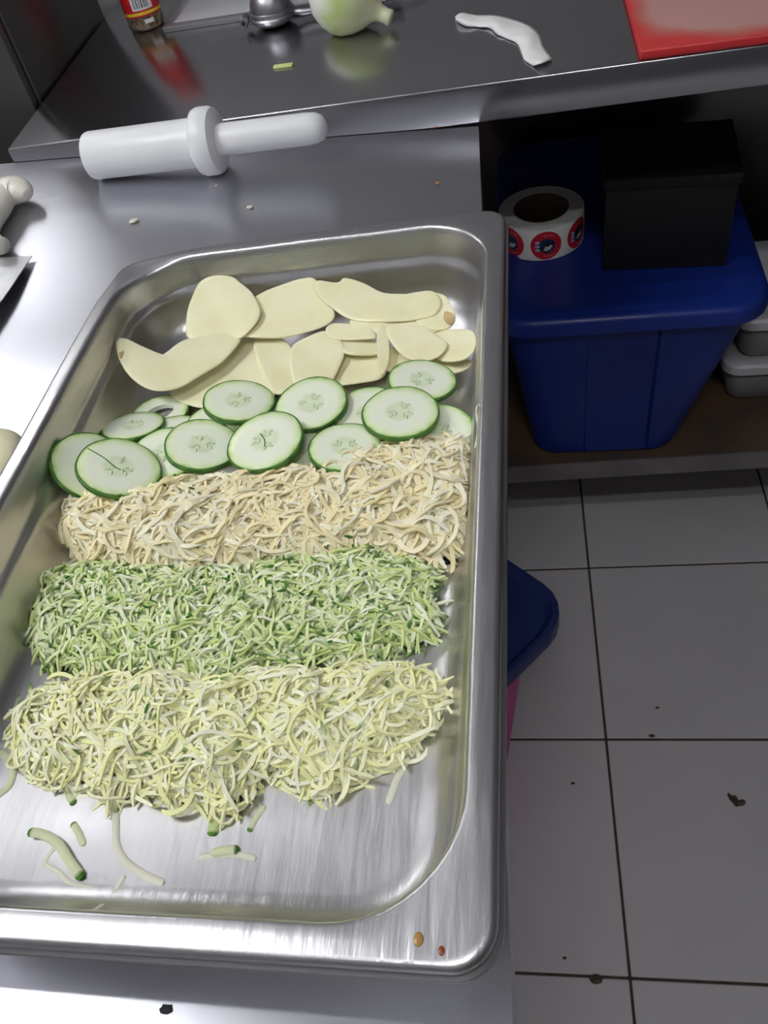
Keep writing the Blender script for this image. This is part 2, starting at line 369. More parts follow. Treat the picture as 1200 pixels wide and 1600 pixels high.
# shelf under the counter
sh0 = (onax(790, 725, 1, .62), onax(1200, 702, 1, .62)); ZS = .252
bm.free()
sf = box('under_shelf', .03, CW - .03, .055, CDEP - .01, ZS - .004, ZS, M_['rust_shelf'], ct)
box('shelf_edge', .03, CW - .03, .052, .0549, ZS - .035, ZS + .001, M_['shelf_edge'], ct)
box('back_panel', .03, CW - .03, CDEP - .012, CDEP - .006, .02, ZC - .041, M_['steel_dark'], ct)
for lx in (.05, CW - .05):
    for ly in (.09, CDEP - .05):
        lg = lathe('leg', [(.019, 0), (.019, ZC - .041)], M_['steel_dark'], ct, 20); lg.location = (lx, ly, 0)

# ------------------------------------------------------------------ dark cabinet at the left end
cb = empty('steel_cabinet', (-.70, .80, 0), CYAW); tag(cb, 'dark steel cabinet at the left end of the back counter', 'cabinet')
_q = Matrix.Rotation(-CYAW, 3, 'Z') @ Vector((-.4035 + .70, .6472 - .80, 0)); fx, fy, fd = _q.x, _q.y, .295
bm = bmesh.new(); box_bm(bm, -.40, fx, fy + .018, fy + fd, .06, 1.12, .003); from_bm('body', bm, M_['steel_dark'], cb)
dr = box('door', -.398, fx - .002, fy, fy + .016, .10, 1.11, M_['steel_dark'], cb, .004)
V, Fc = tube([(-.34, fy - .001, .60), (-.34, fy - .035, .62), (-.34, fy - .035, .92), (-.34, fy - .001, .94)], .008, 12); mesh_obj('handle', V, Fc, M_['steel_tray'], dr)
for lx in (-.36, fx - .04):
    for ly in (fy + .05, fy + fd - .04): lg = lathe('foot', [(.02, 0), (.02, .06)], M_['black'], cb, 16); lg.location = (lx, ly, 0)

# ================================================================== gastronorm pan
pan = empty('food_pan', mat=PAN_M); tag(pan, 'large rectangular stainless steel pan filled with cut vegetables', 'food pan')
ZF = -.0605
prof = [  # half x, half y, corner radius, z  (inside surface, from the floor out to the lip)
    (.020, .120, .015, ZF), (.085, .19, .025, ZF), (.118, .2205, .034, ZF), (.1245, .2265, .036, ZF + .0012), (.1305, .2325, .040, ZF + .0045), (.1350, .2370, .043, ZF + .0100), (.1375, .2395, .045, ZF + .0180),
    (.1405, .2425, .048, -.0300), (.1412, .2432, .049, -.0262), (.1440, .2460, .051, -.0238), (.1447, .2467, .052, -.0200),
    (.1462, .2482, .053, -.0060), (.1472, .2492, .054, -.0022), (.1478, .2498, .0545, -.0008), (.1486, .2506, .055, -.0001), (.1494, .2514, .0552, .0001),
    (.1530, .2550, .045, .0001), (.1575, .2598, .022, .0), (.1586, .2609, .019, -.0001), (.1594, .2617, .0175, -.0006), (.1599, .2622, .017, -.0016), (.1601, .2624, .017, -.0055), (.1605, .2628, .017, -.0068), (.1619, .2642, .018, -.0072), (.1623, .2646, .0185, -.0080)]
rings = []
for hx, hy, r, z in prof:
    pts = rrect(hx, hy, r, 10); ring = []
    n = len(pts)
    for k in range(n):
        a, b = np.array(pts[k]), np.array(pts[(k + 1) % n]); ln = np.linalg.norm(b - a); m = 10 if k % 11 == 10 else 1
        for q in range(m): ring.append((*(a + (b - a) * q / m), z))
    rings.append(ring)
def dent(p):
    x, y, z = p
    dd = math.exp(-((x + .145) ** 2 + (y - .255) ** 2) / .0011); dz = -.004 * dd if z > -.03 else 0
    wob = .0006 * math.sin(x * 60 + 1) * math.sin(y * 35) if z > -.012 else 0
    wob *= .6
    return (x + .003 * dd * (z > -.03), y - .003 * dd * (z > -.03), z + dz + wob)
rings = [[dent(p) for p in r] for r in rings]
V, Fc = loft(rings, True, True, False)
shell = mesh_obj('shell', V, Fc, M_['steel_pan'], pan, True)
sm = shell.modifiers.new('wall', 'SOLIDIFY'); sm.thickness = .0009; sm.offset = -1
for px, py, r, mk, nm in ((654, 1468, .0021, 'rust2', 'amber_stain'), (690, 1486, .0014, 'rust', 'red_stain')):
    P = pan_local(px, py, .0006)
    s = lathe(nm, [(r, 0), (r * .8, .0007), (r * .3, .0010), (.0001, .0010)], M_[mk], pan, 14); s.location = P; s.scale = (1, 1.35, 1)
    s['label'] = 'dried sauce spot on the near rim'

# ------------------------------------------------------------------ potato slices
def slab(outline, Pc, nrm, th, m, name, k=0.0, kdir=0.0, lift=None, amp=.0010, seed=0):
    """thin slice from a closed outline lying on a plane of pan-local space; curls by k along kdir"""
    nrm = np.array(nrm, float); nrm /= np.linalg.norm(nrm)
    ex = np.cross((0, 1, 0), nrm); ex /= np.linalg.norm(ex); ey = np.cross(nrm, ex)
    c = np.mean(outline, axis=0); uv = [(np.dot(p - c, ex), np.dot(p - c, ey)) for p in outline]
    cd_, sd_ = math.cos(kdir), math.sin(kdir); ph = seed * 1.7
    def hz(u, v):
        s = u * cd_ + v * sd_; z = k * s * s
        z += amp * math.sin(u * 130 + ph) * math.sin(v * 110 + ph * 2)
        if lift: z += lift[2] * smooth((s * lift[0] - lift[1]) / .015)
        return z
    levels = [(.0, 0), (.35, 0), (.65, 0), (.86, 0), (.965, .05), (1.0, .35), (1.0, .7), (.965, .96), (.86, 1), (.5, 1), (0., 1)]
    V = []; n = len(uv)
    for sc_, zz in levels:
        for u, v in uv:
            us, vs_ = u * sc_, v * sc_; V.append((us, vs_, hz(us, vs_) + th * (.5 - zz)))
    Fc = []
    for i in range(len(levels) - 1):
        for j in range(n):
            kx = (j + 1) % n; Fc.append((i * n + j, (i + 1) * n + j, (i + 1) * n + kx, i * n + kx))
    me = bpy.data.meshes.new(name); me.from_pydata(V, [], Fc)
    bm = bmesh.new(); bm.from_mesh(me); bmesh.ops.remove_doubles(bm, verts=bm.verts, dist=1e-6); bm.to_mesh(me); bm.free()
    L4 = Matrix([[ex[0], ey[0], nrm[0], c[0]], [ex[1], ey[1], nrm[1], c[1]], [ex[2], ey[2], nrm[2], c[2]], [0, 0, 0, 1]])
    return link_mesh(name, me, m, None, True, PAN_M @ L4, None)
def wall_x(z): return float(np.interp(z, [ZF, ZF + .0045, -.0505, -.0425, -.030, -.0238, -.006, 0], [.121, .1305, .135, .1375, .1405, .144, .1462, .149]))
def u4(L): return [(150 + a / 1.905, 400 + b / 1.905) for a, b in L]
POT = [
 # outline (zoomed pixels), height of its middle above pan rim plane, plane normal, curl, curl direction, label
 ([(225, 420), (245, 380), (330, 335), (390, 290), (430, 252), (485, 250), (505, 290), (540, 370), (520, 425), (400, 445), (290, 450)], -.0555, (0, .02, 1), .8, .5, 'broad pale potato slice lying flat against the first cucumber slices, left of centre'),
 ([(470, 255), (550, 248), (590, 290), (600, 370), (545, 415), (505, 370)], -.0535, (.05, 0, 1), 1.0, 1.2, 'narrow pale potato slice in the middle, tucked beside the rounded upright slice'),
 ([(640, 300), (700, 288), (845, 285), (868, 330), (840, 368), (740, 385), (650, 370)], -.0545, (0, -.03, 1), .5, .2, 'wide short potato slice low in the middle, above the cucumber slice at centre'),
 ([(860, 270), (930, 300), (1020, 298), (1112, 312), (1112, 332), (1066, 352), (1000, 345), (900, 345), (862, 335)], -.0535, (-.05, .02, 1), .4, .3, 'flat potato slice low at the right, just beyond the rightmost cucumber slices'),
 ([(278, 250), (271, 185), (284, 130), (308, 82), (350, 60), (402, 60), (432, 82), (470, 118), (490, 180), (440, 240), (360, 262)], -.0440, (.04, -.42, 1), .9, 0.2, 'upright rounded potato slice at the far left with a faint grey blemish'),
 ([(575, 310), (588, 265), (635, 242), (690, 228), (732, 258), (742, 292), (715, 350), (690, 385), (640, 372), (592, 388)], -.0480, (.03, -.06, 1), 1.4, .9, 'rounded potato slice in the middle standing below the long oval one'),
 ([(760, 190), (840, 188), (960, 192), (1000, 200), (1025, 222), (960, 238), (850, 235), (770, 225)], -.0440, (0, -.25, 1), .4, 0, 'pale potato slice mostly hidden under the long wavy slice at the far right'),
 ([(730, 255), (800, 245), (842, 262), (845, 288), (790, 296), (738, 290)], -.0490, (.08, .1, 1), .5, 0, 'small amber potato piece in the shadowed gap at centre right'),
 ([(385, 205), (420, 160), (480, 120), (560, 82), (620, 68), (657, 76), (692, 130), (713, 178), (690, 206), (620, 231), (540, 244), (450, 244), (396, 226)], -.0380, (.02, -.36, 1), .8, .4, 'large oval potato slice at the far side, middle of the top row'),
 ([(684, 222), (702, 204), (760, 204), (812, 214), (834, 245), (780, 251), (700, 243)], -.0440, (0, -.1, 1), .8, 0, 'small thick folded potato slice under the long wavy slice'),
 ([(838, 215), (866, 212), (874, 296), (862, 345), (846, 350), (838, 300)], -.0440, (.2, 0, 1), .3, 0, 'narrow potato strip standing between two slices on the right'),
 ([(985, 112), (1035, 118), (1060, 150), (1070, 182), (1058, 206), (1028, 221), (975, 216), (950, 180)], -.0400, (-.15, -.3, 1), .6, .5, 'potato slice with a browned corner at the far right end'),
 ([(1000, 238), (1060, 217), (1120, 224), (1131, 265), (1102, 306), (1050, 318), (1010, 300)], -.0460, (-.36, .0, 1), .8, .2, 'potato slice leaning on the right wall of the pan'),
 ([(647, 92), (664, 76), (720, 80), (742, 67), (800, 84), (860, 110), (940, 116), (1002, 109), (1030, 144), (1010, 180), (960, 190), (880, 198), (800, 196), (740, 181), (690, 146), (660, 120)], -.0340, (0, -.34, 1), .7, 0.0, 'long wavy potato slice at the far right of the top row'),
 ([(864, 210), (960, 207), (1012, 235), (1046, 264), (1022, 300), (960, 313), (900, 286)], -.0410, (-.05, -.05, 1), 1.2, .6, 'half oval potato slice with a straight upper edge on the right'),
 ([(66, 262), (92, 256), (140, 285), (182, 304), (212, 286), (280, 246), (400, 238), (432, 258), (392, 308), (330, 350), (240, 394), (170, 400), (110, 370), (70, 312)], -.0420, (.28, -.08, 1), 1.5, 0.1, 'long curved potato slice at the left with a raised browned tip'),
]
for i, (ol, z0, nr, k, kd, lab) in enumerate(POT):
    px = catmull(u4(ol), 5); nr = np.array(nr, float); nr /= np.linalg.norm(nr)
    c = np.mean(np.array(px), axis=0); P = pan_local(c[0], c[1], z0)
    pts = [pan_plane(x, y, P, nr) for x, y in px]
    for _ in range(30):      # keep the slice inside the pan's walls
        if all(abs(p[0]) < wall_x(p[2]) - .001 and abs(p[1]) < wall_x(p[2]) + .101 and p[2] > ZF + .001 for p in pts): break
        z0 += .0008; P = pan_local(c[0], c[1], z0); pts = [pan_plane(x, y, P, nr) for x, y in px]
    o = slab(pts, P, nr, .0019, M_['potato'], 'potato_slice', k, kd, None, .0009, i)
    tag(o, lab, 'potato slice', 'potato slices in the pan')
    if i in (11, 15):   # browned corner
        pq = u4([[(1040, 165), (1066, 178), (1058, 204), (1036, 190)], [(66, 266), (78, 262), (84, 285), (72, 306)]][i == 15])
        pts = [pan_plane(x, y, P + nr * (.0016 + k * .0009), nr) for x, y in catmull(pq, 4)]
        s = slab(pts, P, nr, .0008, M_['potato_edge'], 'browned_spot', 0, 0, None, 0, 1)
        mw = s.matrix_world.copy(); s.parent = o; s.matrix_parent_inverse = o.matrix_world.inverted(); s['label'] = 'browned skin on the slice'

# ------------------------------------------------------------------ cucumber slices
R0 = .0255
def cuke_meshes():
    n = 56; d = {}
    prof_f = [(0.0001, .0019), (.35, .0019), (.7, .0018), (.95, .0017), (.985, .0012), (.985, -.0012), (.95, -.0017), (.6, -.0018), (0.0001, -.0018)]
    prof_s = [(.955, .00182), (.985, .0016), (1.0, .0009), (1.0, -.0009), (.985, -.0016), (.955, -.00182), (.975, 0)]
    def ring(r, z): return [(R0 * r * (1 + .012 * math.sin(3 * a + 1) + .006 * math.sin(7 * a)) * math.cos(a), R0 * r * (1 + .012 * math.sin(3 * a + 1) + .006 * math.sin(7 * a)) * math.sin(a), z) for a in (2 * PI * j / n for j in range(n))]
    for key, pr, mt in (('flesh', prof_f, 'flesh'), ('skin', prof_s, 'skin')):
        V, Fc = loft([ring(r, z) for r, z in pr], True, False, False)
        if key == 'skin': V2 = V; m_ = len(pr); Fc += [((m_ - 1) * n + j, (m_ - 1) * n + (j + 1) % n, (j + 1) % n, j) for j in range(n)]
        me = bpy.data.meshes.new(key); me.from_pydata(V, [], Fc); me.materials.append(M_[mt]); me.update(); d[key] = me
    return d
CM = cuke_meshes()
def seeds_mesh(seed):
    rr = random.Random(seed); bm = bmesh.new()
    for g in range(3):
        a0 = g * 2 * PI / 3 + rr.uniform(-.25, .25)
        for s in (-1, 1):
            for rad in (.0042, .0072):
                if rr.random() < .12: continue
                a = a0 + s * (.26 if rad > .006 else .34); r = bmesh.ops.create_uvsphere(bm, u_segments=8, v_segments=5, radius=1)
                M4 = Matrix.Translation((rad * math.cos(a), rad * math.sin(a), .0019)) @ Matrix.Rotation(a + s * .5, 4, 'Z') @ Matrix.Diagonal((.0022, .0009, .0005, 1))
                bmesh.ops.transform(bm, matrix=M4, verts=r['verts'])
    me = bpy.data.meshes.new('seeds'); bm.to_mesh(me); bm.free(); me.materials.append(M_['seed']); me.polygons.foreach_set('use_smooth', [True] * len(me.polygons)); return me
SM = [seeds_mesh(s) for s in range(4)]
for me in CM.values(): me.polygons.foreach_set('use_smooth', [True] * len(me.polygons))
CUKES = [  # centre (pan local), normal, radius, label
 (-.0296, .1011, -.0340, .24, .10, .965, .0255, 'oval looking cucumber slice at the far left of centre, overlapping the potato slices'),
 (.0251, .0941, -.0360, .035, -.07, .997, .0261, 'cucumber slice touching the potato slices, middle of the far row'),
 (.0655, .0890, -.0445, .10, -.10, .99, .0255, 'half hidden cucumber slice behind the two slices at the right'),
 (.1016, .1088, -.0360, .207, .068, .976, .0240, 'farthest cucumber slice at the right, below the potato slices'),
 (.0913, .0707, -.0300, .10, .0, .995, .0258, 'big round cucumber slice on top of the right hand group'),
 (.1150, .0620, -.0420, .20, -.12, .97, .0250, 'cucumber slice at the right wall of the pan, partly under the shreds'),
 (-.0467, .0583, -.0340, .2755, .0335, .96, .0256, 'cucumber slice left of the notched one, near the yellow shreds'),
 (.0017, .0528, -.0300, -.035, -.10, .994, .0264, 'steep cucumber slice with a nick in its middle, at the centre'),
 (.0545, .0500, -.0380, .104, .07, .992, .0245, 'cucumber slice half buried under the yellow shreds at centre right'),
 (-.1000, .0372, -.0300, .4375, .063, .897, .0280, 'large cucumber slice split by a crack at the left end'),
 (-.1255, .0440, -.0325, .69, -.12, .71, .0265, 'cucumber slice leaning on the left wall of the pan'),
 (-.1159, .0971, -.0461, .067, .275, .959, .0235, 'flat tilted cucumber slice behind the cracked one at the left'),
 (-.1050, .1200, -.0550, .04, .08, .99, .0230, 'hollow cut cucumber slice lying farthest left by the potato slices'),
 (-.0790, .0640, -.0450, .15, -.05, .98, .0250, 'cucumber slice mostly hidden between the cracked one and its right neighbour'),
 (-.0833, .0924, -.0520, .12, .15, .97, .0235, 'cucumber slice under the flat tilted one at the left, only its edge visible'),
 (-.0500, .0985, -.0500, .12, .12, .97, .0240, 'cucumber slice peeking out under the oval looking one'),
 (.0210, .0490, -.0440, .10, -.10, .98, .0250, 'cucumber slice showing as a sliver right of the steep central one'),
]
for i, (x, y, z, nx, ny, nz, r, lab) in enumerate(CUKES):
    n = Vector((nx, ny, nz)).normalized(); q = Vector((0, 0, 1)).rotation_difference(n).to_matrix().to_4x4()
    s = r / R0
    t = empty('cucumber_slice', mat=PAN_M @ Matrix.Translation((x, y, z)) @ q @ Matrix.Rotation(i * 1.37, 4, 'Z') @ Matrix.Diagonal((s * 1.01, s * .99, 1.1, 1)))
    tag(t, lab, 'cucumber slice', 'cucumber slices in the pan')
    if i == 12:    # hollow slice: a ring with the wet core fallen out
        nn = 40; pr = [(.50, .0017), (.97, .0017), (.97, -.0017), (.50, -.0017)]
        V, Fc = loft([[(R0 * rr * math.cos(a), R0 * rr * math.sin(a) * (1 if rr > .6 else .8), zz) for a in (2 * PI * j / nn for j in range(nn))] for rr, zz in pr + pr[:1]], True, False, False)
        mesh_obj('flesh', V, Fc, M_['flesh'], t, True, None, 40); link_mesh('skin', CM['skin'], None, t, True); continue
    link_mesh('flesh', CM['flesh'], None, t); link_mesh('skin', CM['skin'], None, t); link_mesh('seeds', SM[i % 4], None, t)
    if i in (9, 7):   # crack / nick: a dark open slit
        L_ = [(-.020, .012), (-.010, .006), (-.002, -.001), (.004, -.004)] if i == 9 else [(-.004, .006), (0, 0), (.001, -.006)]
        a = -i * 1.37 + (.18 if i == 9 else 0); pts = [(u * math.cos(a) - v * math.sin(a), u * math.sin(a) + v * math.cos(a), .0019) for u, v in L_]
        V, Fc = tube(catmull(pts, 4, False), .00045, 6, .5); ck = mesh_obj('crack', V, Fc, M_['skin'], t); ck['label'] = 'dark split in the flesh'

# ------------------------------------------------------------------ grated heaps
class Strands:
    def __init__(s): s.V = []; s.F = []; s.C = []
    def add(s, path, wd, th, cols, roll=0.0, taper=.55):
        n = len(path); b = len(s.V); path = np.array(path)
        T = np.gradient(path, axis=0); T /= np.linalg.norm(T, axis=1)[:, None] + 1e-12
        S = np.cross(T, (0, 0, 1.0)); S /= np.linalg.norm(S, axis=1)[:, None] + 1e-9; U = np.cross(S, T)
        cr, sr = math.cos(roll), math.sin(roll); S2 = S * cr + U * sr; U2 = U * cr - S * sr
        for i in range(n):
            e = 1 if 0 < i < n - 1 else taper
            a = S2[i] * wd * e; c = U2[i] * th * e; p = path[i]
            s.V += [p - a - c, p + a - c, p + a + c, p - a + c]; s.C += [cols[i]] * 4
        for i in range(n - 1):
            q = b + i * 4
            for j in range(4):
                k = (j + 1) % 4; s.F.append((q + j, q + k, q + 4 + k, q + 4 + j))
        s.F.append((b + 3, b + 2, b + 1, b)); q = b + (n - 1) * 4; s.F.append((q, q + 1, q + 2, q + 3))
    def build(s, name, m, mtx):
        me = bpy.data.meshes.new(name); me.from_pydata([tuple(v) for v in s.V], [], s.F); me.update()
        at = me.color_attributes.new('col', 'FLOAT_COLOR', 'POINT')
        at.data.foreach_set('color', np.array([(*c, 1) for c in s.C], dtype=np.float32).ravel())
        return link_mesh(name, me, m, None, True, mtx, 50)
def poly_sd(P, Q):
    """signed distance (inside positive) of points P to polygon Q"""
    P = np.atleast_2d(P); A = Q; B = np.roll(Q, -1, 0); d = np.full(len(P), 1e9); ins = np.zeros(len(P), bool)
    for a, b in zip(A, B):
        e = b - a; t = np.clip(((P - a) @ e) / (e @ e + 1e-15), 0, 1); d = np.minimum(d, np.linalg.norm(P - (a + t[:, None] * e), axis=1))
        c = ((a[1] > P[:, 1]) != (b[1] > P[:, 1])); xx = (b[0] - a[0]) * (P[:, 1] - a[1]) / (b[1] - a[1] + 1e-15) + a[0]; ins ^= c & (P[:, 0] < xx)
    return np.where(ins, d, -d)
def vnoise(P, s, ph):
    x, y = P[:, 0] * s, P[:, 1] * s
    return (np.sin(x + ph + 1.3 * np.sin(y * .7 + ph)) * np.cos(y * 1.1 - ph * 2 + .8 * np.sin(x * .6)) + .5 * np.sin(2.1 * x - 1.7 * y + ph)) / 1.5
def heap(name, px, zout, hmax, wedge, count, length, width, thick, curl, pal, tipcol, tipprob, lab, cat, ph, flecks=0, bumpy=.25, inset=.002, spread=.0035, wav=.5, basecol=None):
    Q = np.array([pan_local(x, y, zout)[:2] for x, y in px]); lo, hi = Q.min(0), Q.max(0)
    def H(P):
        d = poly_sd(P, Q); s = np.clip(d / wedge, 0, 1); s = 1 - (1 - s) ** 2
        return ZF + .0012 + hmax * s * (1 - bumpy / 2 + bumpy * (vnoise(P, 150, ph) * .7 + .5 * vnoise(P, 420, ph * 3))), d
    S = Strands(); k = 0
    # packed core of the heap
    g = 110; gx = np.linspace(lo[0], hi[0], g); gy = np.linspace(lo[1], hi[1], 36); XX, YY = np.meshgrid(gx, gy); PP = np.stack([XX.ravel(), YY.ravel()], 1)
    hz, dd = H(PP); bad = dd < .0035; zz = np.where(bad, ZF, hz - .0018 + .0006 * vnoise(PP, 900, ph))
    base = len(S.V); S.V += [np.array([*p, z]) for p, z in zip(PP, zz)]; bc = basecol or tuple(c * .8 for c in pal[0]); S.C += [bc] * len(PP)
    for j in range(35):
        for i in range(g - 1):
            q = [j * g + i, j * g + i + 1, (j + 1) * g + i + 1, (j + 1) * g + i]
            if not any(bad[q]): S.F.append(tuple(base + t for t in q))
    while k < count:
        n = max(300, count - k); P = lo + rng.random((n * 2, 2)) * (hi - lo); P = P[poly_sd(P, Q) > inset]
        for p in P:
            if k >= count: break
            ln = rng.uniform(*length); seg = max(6, int(ln / .0034)); u_ = rng.random()
            fa = 1.1 * math.sin(p[0] * 55 + ph) + 1.3 * math.sin(p[1] * 70 - p[0] * 30 + ph * 2)
            a = fa + rng.normal(0, .9) + (PI if rng.random() < .5 else 0)
            kap = rng.normal(0, curl) if u_ > .3 else rng.choice((-1, 1)) * rng.uniform(1.5, 3.6) * curl; dk = rng.normal(0, curl * .9); a -= kap * ln / 2
            pt = p.copy(); path2 = [pt.copy()]; st = ln / seg
            for q in range(seg):
                a += (kap + dk * math.sin(q / seg * PI)) * st; pt = pt + st * np.array([math.cos(a), math.sin(a)]); path2.append(pt.copy())
            path2 = np.array(path2); path2 -= path2.mean(0) - p
            h, d = H(path2)
            if d.min() < -.006 - .004 * rng.random(): continue
            off = rng.uniform(-.001, spread); t = np.linspace(0, 1, len(path2))
            z = np.convolve(np.pad(h, 2, 'edge'), np.ones(5) / 5, 'valid') + off + wav * .004 * np.sin(t * PI * rng.uniform(.6, 2.2) + rng.uniform(0, 6)) - .0015 * (abs(t - .5) * 2) ** 2
            z = np.maximum(z, ZF + .0009)
            c = np.array(pal[rng.integers(len(pal))]) * rng.uniform(.92, 1.06); cols = [tuple(c)] * len(path2)
            if rng.random() < tipprob:
                tc = np.array(tipcol[rng.integers(len(tipcol))])
                if rng.random() < .5: cols[0] = tuple(tc); cols[1] = tuple(c * .25 + tc * .75)
                if rng.random() < .65: cols[-1] = tuple(tc); cols[-2] = tuple(c * .5 + tc * .5)
            S.add(np.column_stack([path2, z]), rng.uniform(*width) / 2, rng.uniform(*thick) / 2, cols, rng.uniform(-.35, .35)); k += 1
    for _ in range(flecks):
        P = lo + rng.random(2) * (hi - lo); h, d = H(P[None])
        if d[0] < .004: continue
        a = rng.uniform(0, 2 * PI); l = rng.uniform(.0018, .0055); v = np.array([math.cos(a), math.sin(a), 0]) * l
        c = tuple(np.array(tipcol[rng.integers(len(tipcol))])); p3 = np.array([*P, h[0] + spread * .9])
        S.add([p3 - v / 2, p3, p3 + v / 2], .0007, .0004, [c] * 3)
    o = S.build(name, M_['strand'], PAN_M); tag(o, lab, cat, None, 'stuff'); return o
H1 = [(85, 835), (93, 790), (118, 757), (200, 765), (255, 748), (330, 737), (400, 740), (470, 727), (540, 717), (580, 694), (640, 692), (690, 675), (740, 672), (746, 740), (740, 820), (715, 862), (680, 875), (600, 862), (520, 870), (440, 872), (360, 880), (280, 885), (200, 882), (150, 870), (105, 855)]
H2 = [(45, 895), (90, 882), (170, 872), (300, 885), (420, 868), (520, 858), (590, 842), (640, 864), (688, 884), (672, 912), (685, 950), (682, 990), (640, 1000), (600, 1020), (520, 1032), (420, 1040), (340, 1062), (250, 1046), (150, 1046), (75, 1042), (42, 1000), (40, 965), (60, 930)]
H3 = [(20, 1120), (55, 1075), (110, 1060), (200, 1060), (260, 1045), (330, 1064), (420, 1040), (500, 1050), (600, 1035), (650, 1040), (688, 1062), (700, 1103), (660, 1130), (625, 1170), (580, 1192), (520, 1212), (498, 1240), (440, 1200), (400, 1202), (360, 1258), (336, 1296), (326, 1240), (280, 1250), (220, 1218), (170, 1250), (143, 1220), (146, 1190), (130, 1213), (100, 1222), (60, 1200), (20, 1185)]
heap('shredded_potato', H1, -.047, .0235, .017, 2300, (.024, .058), (.0016, .0032), (.0008, .0013), 46, [(.98, .89, .59), (.98, .91, .65), (.97, .86, .52), (.98, .94, .74)], [(.05, .16, .02)], .01,
     'heap of cream coloured grated potato next to the cucumber slices', 'shredded potato', .4, flecks=26, spread=.0055, bumpy=.4, wav=.8, basecol=(.95, .82, .50))
heap('shredded_cucumber', H2, -.052, .0130, .014, 4200, (.012, .030), (.0011, .0021), (.0008, .0013), 30, [(.78, .86, .44), (.86, .91, .58), (.82, .89, .50), (.92, .95, .72), (.68, .79, .32)], [(.035, .13, .015), (.06, .19, .025), (.10, .26, .04)], .72,
     'layer of bright green grated cucumber in the middle of the pan', 'shredded cucumber', 2.1, flecks=420, spread=.0045, wav=.5, bumpy=.45, basecol=(.74, .83, .40))
heap('shredded_squash', H3, -.051, .0170, .016, 2900, (.020, .050), (.0012, .0023), (.0007, .0012), 52, [(.96, .95, .57), (.97, .96, .65), (.92, .92, .48), (.98, .98, .76)], [(.07, .20, .03), (.20, .36, .08)], .06,
     'pale yellow green grated heap nearest to the camera', 'shredded squash', 4.0, flecks=70, spread=.006, bumpy=.6, wav=.9, basecol=(.88, .88, .58))

# ------------------------------------------------------------------ loose shreds
def shred(pts, r, col, lab, tip=None, zl=None, flat=.45, name='loose_shred', lifts=None):
    zl = ZF + r * flat + .0002 if zl is None else zl
    P = [pan_local(x, y, zl + (lifts[i] if lifts else 0)) for i, (x, y) in enumerate(pts)]
    P = catmull(P, 5, False); S = Strands(); n = len(P); cols = [col] * n
    if tip:
        if 's' in tip: cols[0] = cols[1] = (.09, .22, .03)
        if 'e' in tip: cols[-1] = cols[-2] = (.07, .18, .025)
    V, Fc = tube(P, [r * (.55 if k in (0, n - 1) else 1) for k in range(n)], 8, flat)
    me = bpy.data.meshes.new(name); me.from_pydata([tuple(v) for v in V], [], Fc); me.update()
    at = me.color_attributes.new('col', 'FLOAT_COLOR', 'POINT'); at.data.foreach_set('color', np.array([(*c, 1) for c in cols for _ in range(8)], dtype=np.float32).ravel())
    o = link_mesh(name, me, M_['strand'], None, True, PAN_M, 60); return tag(o, lab, 'shred', 'loose shreds on the bare pan floor')
PG, PW = (.68, .70, .46), (.74, .72, .60)
shred([(44, 1300), (68, 1304), (92, 1320), (108, 1345), (128, 1372)], .0025, PG, 'thick pale green shred at the near left with dark green ends', 'se', lifts=[.003, .002, .002, .002, .001])
shred([(88, 1322), (74, 1340), (73, 1352), (92, 1362), (106, 1377), (125, 1384), (149, 1387)], .0014, PW, 'thin hooked white shred below the thick green ended one')
shred([(113, 1286), (122, 1300), (131, 1321)], .0019, PG, 'short shred at the left, beyond the thick green ended one', 's')
shred([(166, 1248), (180, 1275), (182, 1318), (196, 1346), (228, 1368), (256, 1380)], .0020, PW, 'longest bent white shred, trailing from the nearest heap')
shred([(194, 1367), (182, 1390), (166, 1410), (142, 1428)], .0017, PW, 'white shred touching the near wall of the pan', lifts=[0, 0, .0015, .010])
shred([(309, 1341), (335, 1337), (370, 1335), (400, 1342)], .0017, PW, 'white shred lying crosswise below the small green block')
shred([(330, 1333), (350, 1329), (372, 1327)], .0022, PG, 'short block of cucumber with a green end on a white shred', 'e', lifts=[.001] * 3)
shred([(389, 1300), (400, 1278), (414, 1258)], .0017, PG, 'small lone shred right of the dangling green tuft', 's')
shred([(-6, 1172), (14, 1186), (20, 1208), (12, 1230), (-8, 1243)], .0022, PG, 'curled pale shred cut off by the left picture edge', 's')
shred([(96, 1215), (106, 1238), (116, 1257)], .0020, PG, 'shred with a green tip leaving the left lobe of the nearest heap', 'e')
shred([(8, 1132), (20, 1108), (30, 1084)], .0024, (.48, .58, .26), 'flat green shred at the left wall beside the nearest heap', 'e')
shred([(606, 1257), (620, 1218), (638, 1182)], .0019, PW, 'white shred sticking out of the right end of the nearest heap')
shred([(331, 1306), (336, 1280), (342, 1240), (350, 1215)], .0027, (.55, .65, .30), 'dangling pale green shred with dark tip below the nearest heap', 's', lifts=[0, 0, .003, .006])
shred([(742, 700), (747, 672), (744, 645), (746, 633), (751, 634)], .0006, PW, 'thin white shred hooked over the right inner rim', zl=-.004, lifts=[-.010, -.004, 0, .003, .0045])
shred([(502, 1248), (496, 1228), (480, 1200)], .0024, PG, 'green tipped shred pointing down below the middle of the nearest heap', 's', lifts=[0, .001, .004])

